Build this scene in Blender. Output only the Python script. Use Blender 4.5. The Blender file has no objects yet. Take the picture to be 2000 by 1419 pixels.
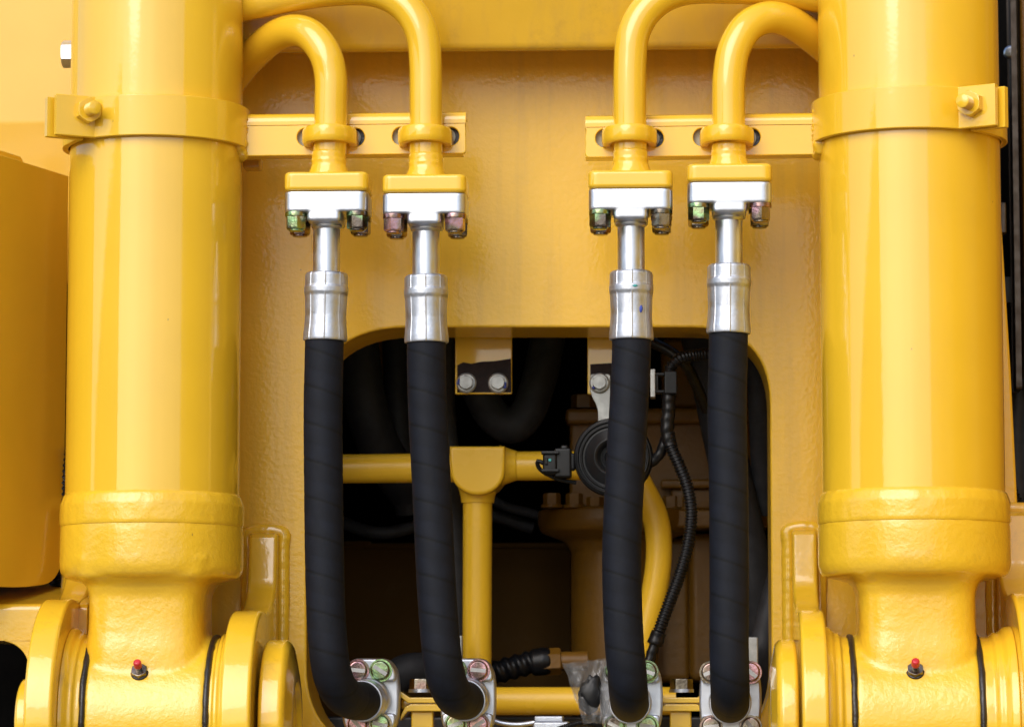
import bpy, bmesh, math, random
from mathutils import Vector, Matrix, noise as mnoise
random.seed(7)
PI = math.pi
S = bpy.context.scene
C = S.collection

# ------------------------------------------------------------------ camera
DIST, PITCH, YAW, FPX, MPX = 4.0, math.radians(6.0), math.radians(2.5), 6666.7, 0.0006
FWD = Vector((-math.sin(YAW)*math.cos(PITCH), math.cos(YAW)*math.cos(PITCH), math.sin(PITCH)))
RGT = Vector((math.cos(YAW), math.sin(YAW), 0))
UPV = RGT.cross(FWD)
CAM = -DIST*FWD
cd = bpy.data.cameras.new('camera'); cam = bpy.data.objects.new('camera', cd); C.objects.link(cam)
cam.matrix_world = Matrix.Translation(CAM) @ Matrix((RGT, UPV, -FWD)).transposed().to_4x4()
cd.sensor_width = 36; cd.lens = 36*FPX/2000; cd.clip_start = 0.05; cd.clip_end = 2000
cd.dof.use_dof = True; cd.dof.focus_distance = 3.93; cd.dof.aperture_fstop = 9
S.camera = cam

def W(px, py, Y):
    d = FWD*FPX + RGT*(px-1000) + UPV*(709.5-py)
    return CAM + d*((Y-CAM.y)/d.y)
def R(r, Y=0): return r*MPX*(DIST+Y)/DIST

# ------------------------------------------------------------------ sky, sun, exposure
SUN = Vector((-0.34, -0.78, 0.62)).normalized()
wd = bpy.data.worlds.new("World"); S.world = wd; wd.use_nodes = True
nt = wd.node_tree; nt.nodes.clear()
sk = nt.nodes.new('ShaderNodeTexSky'); sk.sky_type = 'NISHITA'; sk.sun_disc = False
sk.sun_elevation = math.asin(SUN.z); sk.sun_rotation = math.atan2(SUN.x, SUN.y)
sk.air_density = 1.0; sk.dust_density = 1.6; sk.ozone_density = 1.0
bg = nt.nodes.new('ShaderNodeBackground'); bg.inputs[1].default_value = 0.15
wo = nt.nodes.new('ShaderNodeOutputWorld')
nt.links.new(sk.outputs[0], bg.inputs[0]); nt.links.new(bg.outputs[0], wo.inputs[0])
ld = bpy.data.lights.new('sun', 'SUN'); ld.energy = 1.5; ld.angle = math.radians(50); ld.color = (1, .97, .93)
lo = bpy.data.objects.new('sun', ld); C.objects.link(lo); lo.rotation_euler = SUN.to_track_quat('Z', 'Y').to_euler()
lo.location = (-3, -4, 5)
S.view_settings.view_transform = 'Standard'; S.view_settings.look = 'None'
S.view_settings.exposure = 0.45; S.view_settings.gamma = 1

# ------------------------------------------------------------------ materials
def mat(name):
    m = bpy.data.materials.new(name); m.use_nodes = True
    return m, m.node_tree, m.node_tree.nodes['Principled BSDF']
def N(nt, t, **k):
    n = nt.nodes.new(t)
    for a, b in k.items():
        if a in n.inputs: n.inputs[a].default_value = b
        else: setattr(n, a, b)
    return n
def coords(nt, scale=(1, 1, 1)):
    tc = N(nt, 'ShaderNodeTexCoord'); mp = N(nt, 'ShaderNodeMapping'); mp.inputs['Scale'].default_value = scale
    nt.links.new(tc.outputs['Object'], mp.inputs[0]); return mp.outputs[0]
def noise(nt, vec, scale, detail=3, rough=.5):
    n = N(nt, 'ShaderNodeTexNoise', Scale=scale, Detail=detail, Roughness=rough); nt.links.new(vec, n.inputs['Vector']); return n.outputs['Fac']
def ramp(nt, fac, stops):
    r = N(nt, 'ShaderNodeValToRGB'); e = r.color_ramp.elements
    while len(e) < len(stops): e.new(.5)
    for i, (p, c) in enumerate(stops):
        e[i].position = p; e[i].color = (c[0], c[1], c[2], 1) if not isinstance(c, (int, float)) else (c, c, c, 1)
    nt.links.new(fac, r.inputs[0]); return r.outputs[0]
def mix(nt, fac, a, b, mode='MIX'):
    m = N(nt, 'ShaderNodeMix', data_type='RGBA', blend_type=mode)
    for s, v in ((0, fac), (6, a), (7, b)):
        if isinstance(v, (int, float)): m.inputs[s].default_value = v
        elif isinstance(v, tuple): m.inputs[s].default_value = (*v, 1)
        else: nt.links.new(v, m.inputs[s])
    return m.outputs[2]
def bump(nt, h, dist, strength=1, prev=None):
    b = N(nt, 'ShaderNodeBump', Strength=strength, Distance=dist); nt.links.new(h, b.inputs['Height'])
    if prev is not None: nt.links.new(prev, b.inputs['Normal'])
    return b.outputs[0]

YEL = (.80, .482, .022)
def paint(name, base=YEL, streak=.0, peel=.00010, peelscale=230, wave=.0, vert=0, grime=0, speck=.5, rough=.42, coatr=.05, cior=1.6, cast=0):
    m, nt, p = mat(name)
    v = coords(nt)
    c = mix(nt, ramp(nt, noise(nt, v, 7, 4), [(.3, 0), (.7, 1)]), tuple(x*.95 for x in base), tuple(min(1, x*1.04) for x in base))
    if streak:
        s = noise(nt, coords(nt, (38, 38, 2.2)), 1, 5, .6)
        f = ramp(nt, s, [(.48, 0), (.72, streak)])
        c = mix(nt, f, c, (.36, .21, .06))
        s2 = noise(nt, v, 9, 8, .72)
        c = mix(nt, ramp(nt, s2, [(.55, 0), (.75, streak*.6)]), c, (.42, .28, .12))
    if grime:
        s = noise(nt, v, 22, 9, .75)
        c = mix(nt, ramp(nt, s, [(.54, 0), (.72, grime)]), c, (.12, .07, .03))
    if speck:
        vo = N(nt, 'ShaderNodeTexVoronoi', Scale=26); nt.links.new(coords(nt, (1.2, 1, .7)), vo.inputs['Vector'])
        warp = noise(nt, v, 420, 2)
        sub = N(nt, 'ShaderNodeMath', operation='MULTIPLY_ADD'); nt.links.new(warp, sub.inputs[0]); sub.inputs[1].default_value = .05
        nt.links.new(vo.outputs['Distance'], sub.inputs[2])
        pick = N(nt, 'ShaderNodeSeparateColor'); nt.links.new(vo.outputs['Color'], pick.inputs[0])
        sel = ramp(nt, pick.outputs[0], [(.72, 0), (.73, 1)])
        d = ramp(nt, sub.outputs[0], [(.043, speck), (.058, 0)])
        mm = N(nt, 'ShaderNodeMath', operation='MULTIPLY'); nt.links.new(sel, mm.inputs[0]); nt.links.new(d, mm.inputs[1])
        c = mix(nt, mm.outputs[0], c, (.14, .09, .05))
    nt.links.new(c, p.inputs['Base Color'])
    b = bump(nt, noise(nt, v, peelscale, 2, .5), peel)
    if wave: b = bump(nt, noise(nt, v, 18, 2), wave, 1, b)
    if vert: b = bump(nt, noise(nt, coords(nt, (34, 34, .35)), 1, 2), vert, 1, b)
    if cast: b = bump(nt, noise(nt, v, 95, 5, .62), cast, 1, b)
    nt.links.new(b, p.inputs['Normal']); nt.links.new(b, p.inputs['Coat Normal'])
    p.inputs['Roughness'].default_value = rough; p.inputs['Specular IOR Level'].default_value = .2
    p.inputs['Coat Weight'].default_value = 1; p.inputs['Coat IOR'].default_value = cior
    rr = ramp(nt, noise(nt, v, 14, 3), [(.3, coatr), (.8, coatr*1.8)]); nt.links.new(rr, p.inputs['Coat Roughness'])
    return m
M_CYL = paint('yellow_gloss_paint', cior=1.7, vert=.0006, wave=.00015, speck=.5, peel=.00003)
M_PIPE = paint('yellow_pipe_paint', wave=.00008, peel=.00003, speck=.35)
M_BRACE = paint('yellow_satin_paint', rough=.5, coatr=.18, cior=1.35, peel=.00006, speck=.4)
M_PANEL = paint('yellow_panel_paint', base=(.82, .485, .026), streak=.26, peel=.00036, peelscale=170, wave=.0006, speck=.6, coatr=.10, grime=.10, cior=1.45)
M_PANEL.node_tree.nodes['Principled BSDF'].inputs['Specular IOR Level'].default_value = .25
M_PANEL.node_tree.nodes['Principled BSDF'].inputs['Coat Weight'].default_value = .75
M_CAST = paint('yellow_cast_paint', cast=.0009, wave=.0003, grime=.18, speck=.5, coatr=.07)
M_LUG = paint('yellow_lug_paint', wave=.0008, grime=.28, speck=.7, coatr=.06, peel=.0001)
M_DULL = paint('yellow_dull_paint', base=(.62, .35, .03), rough=.6, coatr=.2, grime=.3, streak=.3)
M_INNER = paint('shaded_inner_paint', base=(.17, .078, .005), rough=.6, coatr=.25, grime=.5, cast=.0008, cior=1.3)  # same machine yellow, with the dim interior's shade put into its base
M_DEEP = paint('deep_shade_paint', base=(.085, .040, .004), rough=.8, coatr=.5, grime=.3, cior=1.1)  # rear plate's yellow taken nearly black, deep bay shade in the base colour
M_BOOM = paint('shaded_beam_paint', base=(.66, .38, .012), streak=.22, wave=.0008, coatr=.12, grime=.2)  # beam yellow darkened to carry its down-facing shade and ground reflection
M_HOUSE = paint('yellow_housing_paint', base=(.74, .45, .05), coatr=.12, rough=.5, speck=.2, peel=.00008, cior=1.5)
M_SIDE = paint('yellow_side_paint', wave=.0001, coatr=.10, rough=.5, speck=.2, peel=.00008)

def metal(name, base, rough, brush=.0001, var=.12, spots=0):
    m, nt, p = mat(name); v = coords(nt)
    a = noise(nt, v, 60, 5, .6)
    c = mix(nt, ramp(nt, a, [(.3, 0), (.75, 1)]), tuple(x*(1-var) for x in base), base)
    if spots: c = mix(nt, ramp(nt, noise(nt, v, 120, 6, .7), [(.60, 0), (.7, spots)]), c, (.35, .33, .32))
    nt.links.new(c, p.inputs['Base Color']); p.inputs['Metallic'].default_value = 1
    nt.links.new(ramp(nt, noise(nt, v, 90, 4), [(.3, rough*.8), (.7, rough*1.3)]), p.inputs['Roughness'])
    b = bump(nt, noise(nt, v, 300, 3), brush); nt.links.new(b, p.inputs['Normal']); return m
M_ZINC = metal('zinc_plated_steel', (.66, .69, .76), .36, .00005)
M_FERR = metal('dull_zinc_steel', (.62, .65, .71), .46, .0002, .22, .4)
M_DKST = metal('dark_steel', (.07, .068, .065), .5)
M_BRONZE = metal('brown_grey_steel', (.10, .085, .075), .5)
def chromate(name, cols):
    m, nt, p = mat(name); v = coords(nt)
    oi = N(nt, 'ShaderNodeObjectInfo')
    ad = N(nt, 'ShaderNodeVectorMath', operation='ADD'); nt.links.new(v, ad.inputs[0]); nt.links.new(oi.outputs['Random'], ad.inputs[1])
    c = ramp(nt, noise(nt, ad.outputs[0], 38, 2), cols)
    nt.links.new(c, p.inputs['Base Color']); p.inputs['Metallic'].default_value = 1; p.inputs['Roughness'].default_value = .26
    nt.links.new(bump(nt, noise(nt, v, 350, 3), .0002), p.inputs['Normal']); return m
M_CG = chromate('green_chromate_bolt', [(.36, (.16, .13, .11)), (.5, (.30, .48, .24)), (.64, (.30, .25, .16))])
M_CP = chromate('pink_chromate_bolt', [(.36, (.18, .13, .11)), (.5, (.60, .34, .38)), (.64, (.30, .24, .18))])
M_CO = chromate('olive_chromate_bolt', [(.36, (.13, .11, .09)), (.5, (.30, .27, .22)), (.64, (.32, .22, .20))])
def plain(name, base, rough=.5, metallic=0, nscale=0, ndist=0, coat=0, var=.25, vs=60):
    m, nt, p = mat(name); v = coords(nt)
    p.inputs['Specular IOR Level'].default_value = {'dark_bay_surface': .05, 'dark_primer': .15, 'black_plastic': .32, 'horn_black': .3, 'matt_black_hose': .3}.get(name, .5)
    c = mix(nt, ramp(nt, noise(nt, v, vs, 5, .6), [(.35, 0), (.75, 1)]), tuple(x*(1-var) for x in base), tuple(min(1, x*(1+var)) for x in base))
    nt.links.new(c, p.inputs['Base Color']); p.inputs['Roughness'].default_value = rough; p.inputs['Metallic'].default_value = metallic
    p.inputs['Coat Weight'].default_value = coat; p.inputs['Coat Roughness'].default_value = .15
    if ndist: nt.links.new(bump(nt, noise(nt, v, nscale, 3), ndist), p.inputs['Normal'])
    return m
M_RUB = plain('black_rubber', (.0046, .0064, .0125), .68, 0, 500, .00012)
_n = M_RUB.node_tree; _p = _n.nodes['Principled BSDF']; _a = N(_n, 'ShaderNodeAttribute', attribute_name='seam')
_p.inputs['Specular IOR Level'].default_value = .25
_src = _p.inputs['Base Color'].links[0].from_socket
_c = mix(_n, _a.outputs['Fac'], _src, (.0012, .0015, .002)); _n.links.new(_c, _p.inputs['Base Color'])
_c2 = mix(_n, ramp(_n, noise(_n, coords(_n), 14, 8, .75), [(.60, 0), (.74, .35)]), _c, (.018, .018, .016)); _n.links.new(_c2, _p.inputs['Base Color'])
M_RUBD = plain('matt_black_hose', (.026, .026, .029), .6, 0, 400, .0001)
M_PLAS = plain('black_plastic', (.006, .006, .007), .36, 0, 200, .0001)
M_HORN = plain('horn_black', (.010, .011, .013), .34, 0, 300, .00005)
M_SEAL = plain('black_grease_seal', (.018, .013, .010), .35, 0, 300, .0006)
M_RED = plain('red_plastic', (.55, .02, .03), .35)
M_BROWNP = plain('dark_primer', (.020, .009, .007), .5, 0, 160, .0006, var=.5)
M_GREY = plain('grey_zinc_flat', (.42, .43, .42), .4, .6, 200, .0001)
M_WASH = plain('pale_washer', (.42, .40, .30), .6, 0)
M_BLUE = plain('blue_marker', (.03, .06, .35), .6)
M_MARK = plain('white_marker', (.62, .62, .60), .5)
M_TEAL = plain('teal_dot', (.05, .40, .40), .5)
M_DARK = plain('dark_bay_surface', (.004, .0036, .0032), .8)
M_GROUND = plain('concrete_ground', (.20, .19, .17), .85, 0, 30, .003, vs=3)
M_WALLM = plain('added_wall_surface', (.16, .13, .09), .8, 0, 20, .002, vs=2)

# ------------------------------------------------------------------ objects
def origin(o):
    v = Vector((0, 0, 0))
    while o is not None: v += o.location; o = o.parent
    return v
def thing(name, label, cat, loc, group=None):
    o = bpy.data.objects.new(name, None); C.objects.link(o); o.location = loc
    o.empty_display_size = .03; o['label'] = label; o['category'] = cat
    if group: o['group'] = group
    return o
def tag(o, label, cat, group=None):
    o['label'] = label; o['category'] = cat
    if group: o['group'] = group
    return o
def fin(name, me, m, parent=None, ang=38, label=None, kind=None, at=None):
    ms = m if isinstance(m, (list, tuple)) else [m]
    for k in ms: me.materials.append(k)
    for p in me.polygons: p.use_smooth = True
    me.set_sharp_from_angle(angle=math.radians(ang))
    o = bpy.data.objects.new(name, me); C.objects.link(o)
    if ang <= 50: wn = o.modifiers.new('weighted_normal', 'WEIGHTED_NORMAL'); wn.keep_sharp = True; wn.weight = 60
    if parent is not None:
        me.transform(Matrix.Translation(-origin(parent))); o.parent = parent
    elif at is not None:
        me.transform(Matrix.Translation(-at)); o.location = at
    if label: o['label'] = label
    if kind: o['kind'] = kind
    return o
def mk(name, vf, m, parent=None, **k):
    me = bpy.data.meshes.new(name); me.from_pydata([tuple(v) for v in vf[0]], [], vf[1]); me.update()
    return fin(name, me, m, parent, **k)
def place(name, src, parent, loc, rot=None, m=None):      # a copy sharing mesh data (mesh modelled round its own origin)
    o = bpy.data.objects.new(name, src); C.objects.link(o); o.parent = parent
    o.location = loc - origin(parent)
    if rot: o.rotation_euler = rot
    if m is not None: o.material_slots[0].link = 'OBJECT'; o.material_slots[0].material = m
    return o
def proto(name, vf, m, ang=38):
    me = bpy.data.meshes.new(name); me.from_pydata([tuple(v) for v in vf[0]], [], vf[1]); me.update()
    for k in (m if isinstance(m, (list, tuple)) else [m]): me.materials.append(k)
    for p in me.polygons: p.use_smooth = True
    me.set_sharp_from_angle(angle=math.radians(ang)); return me
def join(*vfs):
    V, F = [], []
    for v, f in vfs:
        n = len(V); V += [Vector(a) for a in v]; F += [tuple(i+n for i in q) for q in f]
    return V, F
def frame(d):
    d = Vector(d).normalized(); a = Vector((0, 0, 1)) if abs(d.z) < .9 else Vector((1, 0, 0))
    u = a.cross(d).normalized(); return u, d.cross(u), d
def lathe(prof, o, d, segs=64, mod=None, caps=True):       # prof: (radius, height along d)
    u, v, d = frame(d); o = Vector(o); V, F = [], []
    for i, (r, h) in enumerate(prof):
        for k in range(segs):
            t = 2*PI*k/segs; rr = r*(mod(t, h) if mod else 1)
            V.append(o + d*h + (u*math.cos(t)+v*math.sin(t))*rr)
    for i in range(len(prof)-1):
        for k in range(segs):
            a, b = i*segs+k, i*segs+(k+1) % segs
            F.append((a, b, b+segs, a+segs))
    if caps:
        F.append(tuple(range(segs))[::-1]); n = (len(prof)-1)*segs; F.append(tuple(range(n, n+segs)))
    return V, F
def rnd(prof, rad, n=4):                                    # round the inner corners of a 2-D polyline
    out = [prof[0]]
    for i in range(1, len(prof)-1):
        p0, p, p1 = Vector(prof[i-1]), Vector(prof[i]), Vector(prof[i+1])
        a, b = p0-p, p1-p; t = min(rad, a.length*.45, b.length*.45)
        if t <= 0: out.append(tuple(p)); continue
        A, B = p+a.normalized()*t, p+b.normalized()*t
        for k in range(n+1):
            s = k/n; q = A*(1-s)**2 + p*2*s*(1-s) + B*s*s; out.append(tuple(q))
    out.append(prof[-1]); return out
def rpoly(pts, rad, n=5):                                   # round all corners of a closed polygon
    out = []; L = len(pts)
    for i in range(L):
        r = rad[i] if isinstance(rad, (list, tuple)) else rad
        p0, p, p1 = Vector(pts[i-1]), Vector(pts[i]), Vector(pts[(i+1) % L])
        a, b = p0-p, p1-p; t = min(r, a.length*.48, b.length*.48)
        if t < 1e-6: out.append(tuple(p)); continue
        A, B = p+a.normalized()*t, p+b.normalized()*t
        for k in range(n+1):
            s = k/n; q = A*(1-s)**2 + p*2*s*(1-s) + B*s*s; out.append(tuple(q))
    return out
def spline(pts, step=.006):                                 # Catmull-Rom, resampled evenly
    P = [Vector(p) for p in pts]; P = [P[0]*2-P[1]] + P + [P[-1]*2-P[-2]]; dense = []
    for i in range(1, len(P)-2):
        for k in range(40):
            t = k/40; a, b, c, d = P[i-1], P[i], P[i+1], P[i+2]
            dense.append(.5*((2*b)+(c-a)*t+(2*a-5*b+4*c-d)*t*t+(-a+3*b-3*c+d)*t**3))
    dense.append(P[-2]); out = [dense[0]]; acc = 0
    L = sum((dense[i+1]-dense[i]).length for i in range(len(dense)-1)); n = max(2, round(L/step)); st = L/n; tgt = st
    for i in range(len(dense)-1):
        seg = (dense[i+1]-dense[i]).length
        while acc+seg >= tgt-1e-9 and len(out) < n:
            out.append(dense[i].lerp(dense[i+1], (tgt-acc)/seg)); tgt += st
        acc += seg
    out.append(dense[-1]); return out
def sweep(path, rad, segs=32, mod=None, ab=(1, 1), up=None, caps=True):
    V, F = [], []; n = len(path); s = 0
    t0 = (path[1]-path[0]).normalized(); u = (Vector(up) if up else frame(t0)[0]); u = (u-t0*u.dot(t0)).normalized()
    for i, p in enumerate(path):
        t = (path[min(i+1, n-1)]-path[max(i-1, 0)]).normalized()
        u = (u-t*u.dot(t)).normalized(); w = t.cross(u)
        if i: s += (p-path[i-1]).length
        r = rad(s) if callable(rad) else rad
        for k in range(segs):
            a = 2*PI*k/segs; rr = r*(mod(s, a) if mod else 1)
            V.append(p+u*(math.cos(a)*rr*ab[0])+w*(math.sin(a)*rr*ab[1]))
    for i in range(n-1):
        for k in range(segs):
            a, b = i*segs+k, i*segs+(k+1) % segs; F.append((a, b, b+segs, a+segs))
    if caps: F.append(tuple(range(segs))[::-1]); F.append(tuple(range((n-1)*segs, n*segs)))
    return V, F
def bm_out(bm):
    bm.verts.ensure_lookup_table(); bm.verts.index_update()
    r = ([v.co.copy() for v in bm.verts], [tuple(v.index for v in f.verts) for f in bm.faces]); bm.free(); return r
def prism(pts3, vec, bev=.0015, seg=3):                     # 3-D planar polygon pushed along vec
    bm = bmesh.new(); vs = [bm.verts.new(p) for p in pts3]; f = bm.faces.new(vs)
    ex = bmesh.ops.extrude_face_region(bm, geom=[f])
    nv = [g for g in ex['geom'] if isinstance(g, bmesh.types.BMVert)]
    bmesh.ops.translate(bm, verts=nv, vec=Vector(vec))
    bmesh.ops.recalc_face_normals(bm, faces=bm.faces)
    if bev:
        n = len(pts3); ed = [e for e in bm.edges if any(len(q.verts) == n and n > 4 for q in e.link_faces)] if n > 4 else list(bm.edges)
        bmesh.ops.bevel(bm, geom=ed, offset=bev, segments=seg, affect='EDGES', profile=.5, clamp_overlap=True)
    return bm_out(bm)
def rbox(c, size, bev=.002, rot=None, seg=3):
    bm = bmesh.new(); bmesh.ops.create_cube(bm, size=1)
    bmesh.ops.scale(bm, vec=Vector(size), verts=bm.verts)
    if bev: bmesh.ops.bevel(bm, geom=list(bm.edges), offset=bev, segments=seg, affect='EDGES', profile=.5)
    M = Matrix.Translation(Vector(c)) @ (rot.to_4x4() if rot else Matrix.Identity(4))
    bmesh.ops.transform(bm, matrix=M, verts=bm.verts); return bm_out(bm)
def pbox(x0, y0, x1, y1, Y, depth, bev=.002):               # box from photo extents of its front face at depth Y
    a, b = W(x0, y0, Y), W(x1, y1, Y)
    return rbox(((a.x+b.x)/2, Y+depth/2, (a.z+b.z)/2), (abs(b.x-a.x), depth, abs(b.z-a.z)), bev)
def plate(loops, Y, thick, bev=.0015, res=3):               # XZ loops (first outline, then holes), front face at Y
    cu = bpy.data.curves.new('c', 'CURVE'); cu.dimensions = '2D'; cu.fill_mode = 'BOTH'
    cu.extrude = thick/2-bev; cu.bevel_depth = bev; cu.bevel_resolution = res; cu.offset = -bev
    for lp in loops:
        s = cu.splines.new('POLY'); s.points.add(len(lp)-1); s.use_cyclic_u = True
        for q, (x, z) in zip(s.points, lp): q.co = (x, z, 0, 1)
    o = bpy.data.objects.new('c', cu); me = bpy.data.meshes.new_from_object(o)
    bpy.data.objects.remove(o); bpy.data.curves.remove(cu)
    me.transform(Matrix.Translation((0, Y+thick/2, 0)) @ Matrix.Rotation(PI/2, 4, 'X'))
    r = ([v.co.copy() for v in me.vertices], [tuple(p.vertices) for p in me.polygons]); bpy.data.meshes.remove(me); return r
def px2(pts, Y): return [(W(x, y, Y).x, W(x, y, Y).z) for x, y in pts]
def fuse(parts, vox, smooth):                                # union of closed shapes by voxel remesh, softened like a casting
    bm = bmesh.new()
    for v, f in parts:
        vs = [bm.verts.new(q) for q in v]
        for q in f:
            try: bm.faces.new([vs[i] for i in q])
            except ValueError: pass
    bmesh.ops.recalc_face_normals(bm, faces=bm.faces)
    me = bpy.data.meshes.new('casting'); bm.to_mesh(me); bm.free()
    o = bpy.data.objects.new('tmp', me); C.objects.link(o)
    md = o.modifiers.new('r', 'REMESH'); md.mode = 'VOXEL'; md.voxel_size = vox; md.use_smooth_shade = True
    sm = o.modifiers.new('s', 'SMOOTH'); sm.iterations = smooth; sm.factor = .5
    dg = bpy.context.evaluated_depsgraph_get(); m2 = bpy.data.meshes.new_from_object(o.evaluated_get(dg))
    bpy.data.objects.remove(o); return m2
def circ(cx, cz, r, n=32, sx=1, sz=1): return [(cx+r*sx*math.cos(2*PI*k/n), cz+r*sz*math.sin(2*PI*k/n)) for k in range(n)]
def strip(pts, t, z0, z1, bev=.0012):                       # bent flat bar seen from above, pts in XY
    P = [Vector(p) for p in pts]; n = len(P); A, B = [], []
    for i in range(n):
        d0 = (P[i]-P[i-1]).normalized() if i else (P[1]-P[0]).normalized()
        d1 = (P[i+1]-P[i]).normalized() if i < n-1 else d0
        m = (d0+d1).normalized(); nn = Vector((-m.y, m.x)); k = 1/max(.5, nn.dot(Vector((-d1.y, d1.x))))
        A.append(P[i]+nn*t*k/2); B.append(P[i]-nn*t*k/2)
    return prism([Vector((q.x, q.y, z0)) for q in A+B[::-1]], (0, 0, z1-z0), bev)
def hexa(r, h, ch=.12, d=(0, 0, 1), o=(0, 0, 0)):            # hexagon head, chamfered top, from o along d
    u, v, d = frame(d); o = Vector(o); V, F = [], []
    def ring(rr, hh, fac):
        for k in range(24):
            t = 2*PI*k/24; m = (t+PI/6) % (PI/3)-PI/6; hexr = rr*math.cos(PI/6)/math.cos(m)
            q = min(hexr, rr*fac); V.append(o+d*hh+(u*math.cos(t)+v*math.sin(t))*q)
    ring(r, 0, 2); ring(r, h*(1-ch), 2); ring(r, h*(1-ch*.3), .93); ring(r, h, .84)
    for i in range(3):
        for k in range(24): a, b = i*24+k, i*24+(k+1) % 24; F.append((a, b, b+24, a+24))
    F.append(tuple(range(24))[::-1]); F.append(tuple(range(72, 96))); return V, F
def weldbead(path, r, amp=.35, segs=10):
    ph = random.random()*9
    return sweep(path, r, segs, mod=lambda s, a: 1+amp*.12*math.sin(s*900+ph)+amp*mnoise.noise(Vector((s*170+ph, math.cos(a)*1.2, math.sin(a)*1.2))))

# ------------------------------------------------------------------ setting
YP = .16                                                    # front of the chassis plate
mk('added_reflection_wall', rbox((-13.3, -6.1, .1), (16, .25, 3.4), .01), M_WALLM, kind='structure')  # unseen wall added to edge the pale bands reflected in the cylinders
mk('added_reflection_block', rbox((2.47, -.49, -.2), (3.0, 1.98, 2.8), .03), M_SIDE, kind='structure')  # unseen block added to end the reflections and shut out sky from the right
g = mk('ground', ([(-900, -900, -1.6), (900, -900, -1.6), (900, 900, -1.6), (-900, 900, -1.6)], [(0, 1, 2, 3)]), M_GROUND, kind='structure')

# chassis plate with the big opening
outer = px2([(210, -260), (1936, -260), (1947, 290), (1974, 720), (1994, 1120), (2010, 1700), (210, 1700)], YP)
hole = rpoly(px2([(600, 639), (1503, 639), (1508, 1460), (598, 1460)], YP), [.125, .095, .10, .10], 14)
pan = thing('chassis_plate', 'wide streaked yellow steel plate with the large rounded opening behind the hoses', 'steel plate', W(1050, 1500, YP))
mk('plate', plate([rpoly(outer, .01), hole], YP, .115, .003), M_PANEL, pan)

# sloped box girder above the opening
zb = W(1000, 101, .062).z
prof = rnd([(.01, zb+.22), (.040, zb+.075), (.060, zb-.001), (YP-.002, zb+.030)], .012, 6)
prof = [(-.01, zb+.34)] + prof + [(YP-.002, zb+.34)]
x0, x1 = W(330, 100, .08).x, W(1745, 100, .08).x
mk('cross_beam', prism([Vector((x0, y, z)) for y, z in prof], (x1-x0, 0, 0), .001, 1), M_BOOM, at=Vector(((x0+x1)/2, .08, zb)))
tag(bpy.data.objects['cross_beam'], 'shaded yellow cross beam above the plate with rounded lower edge, topmost in the picture', 'beam')

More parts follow.
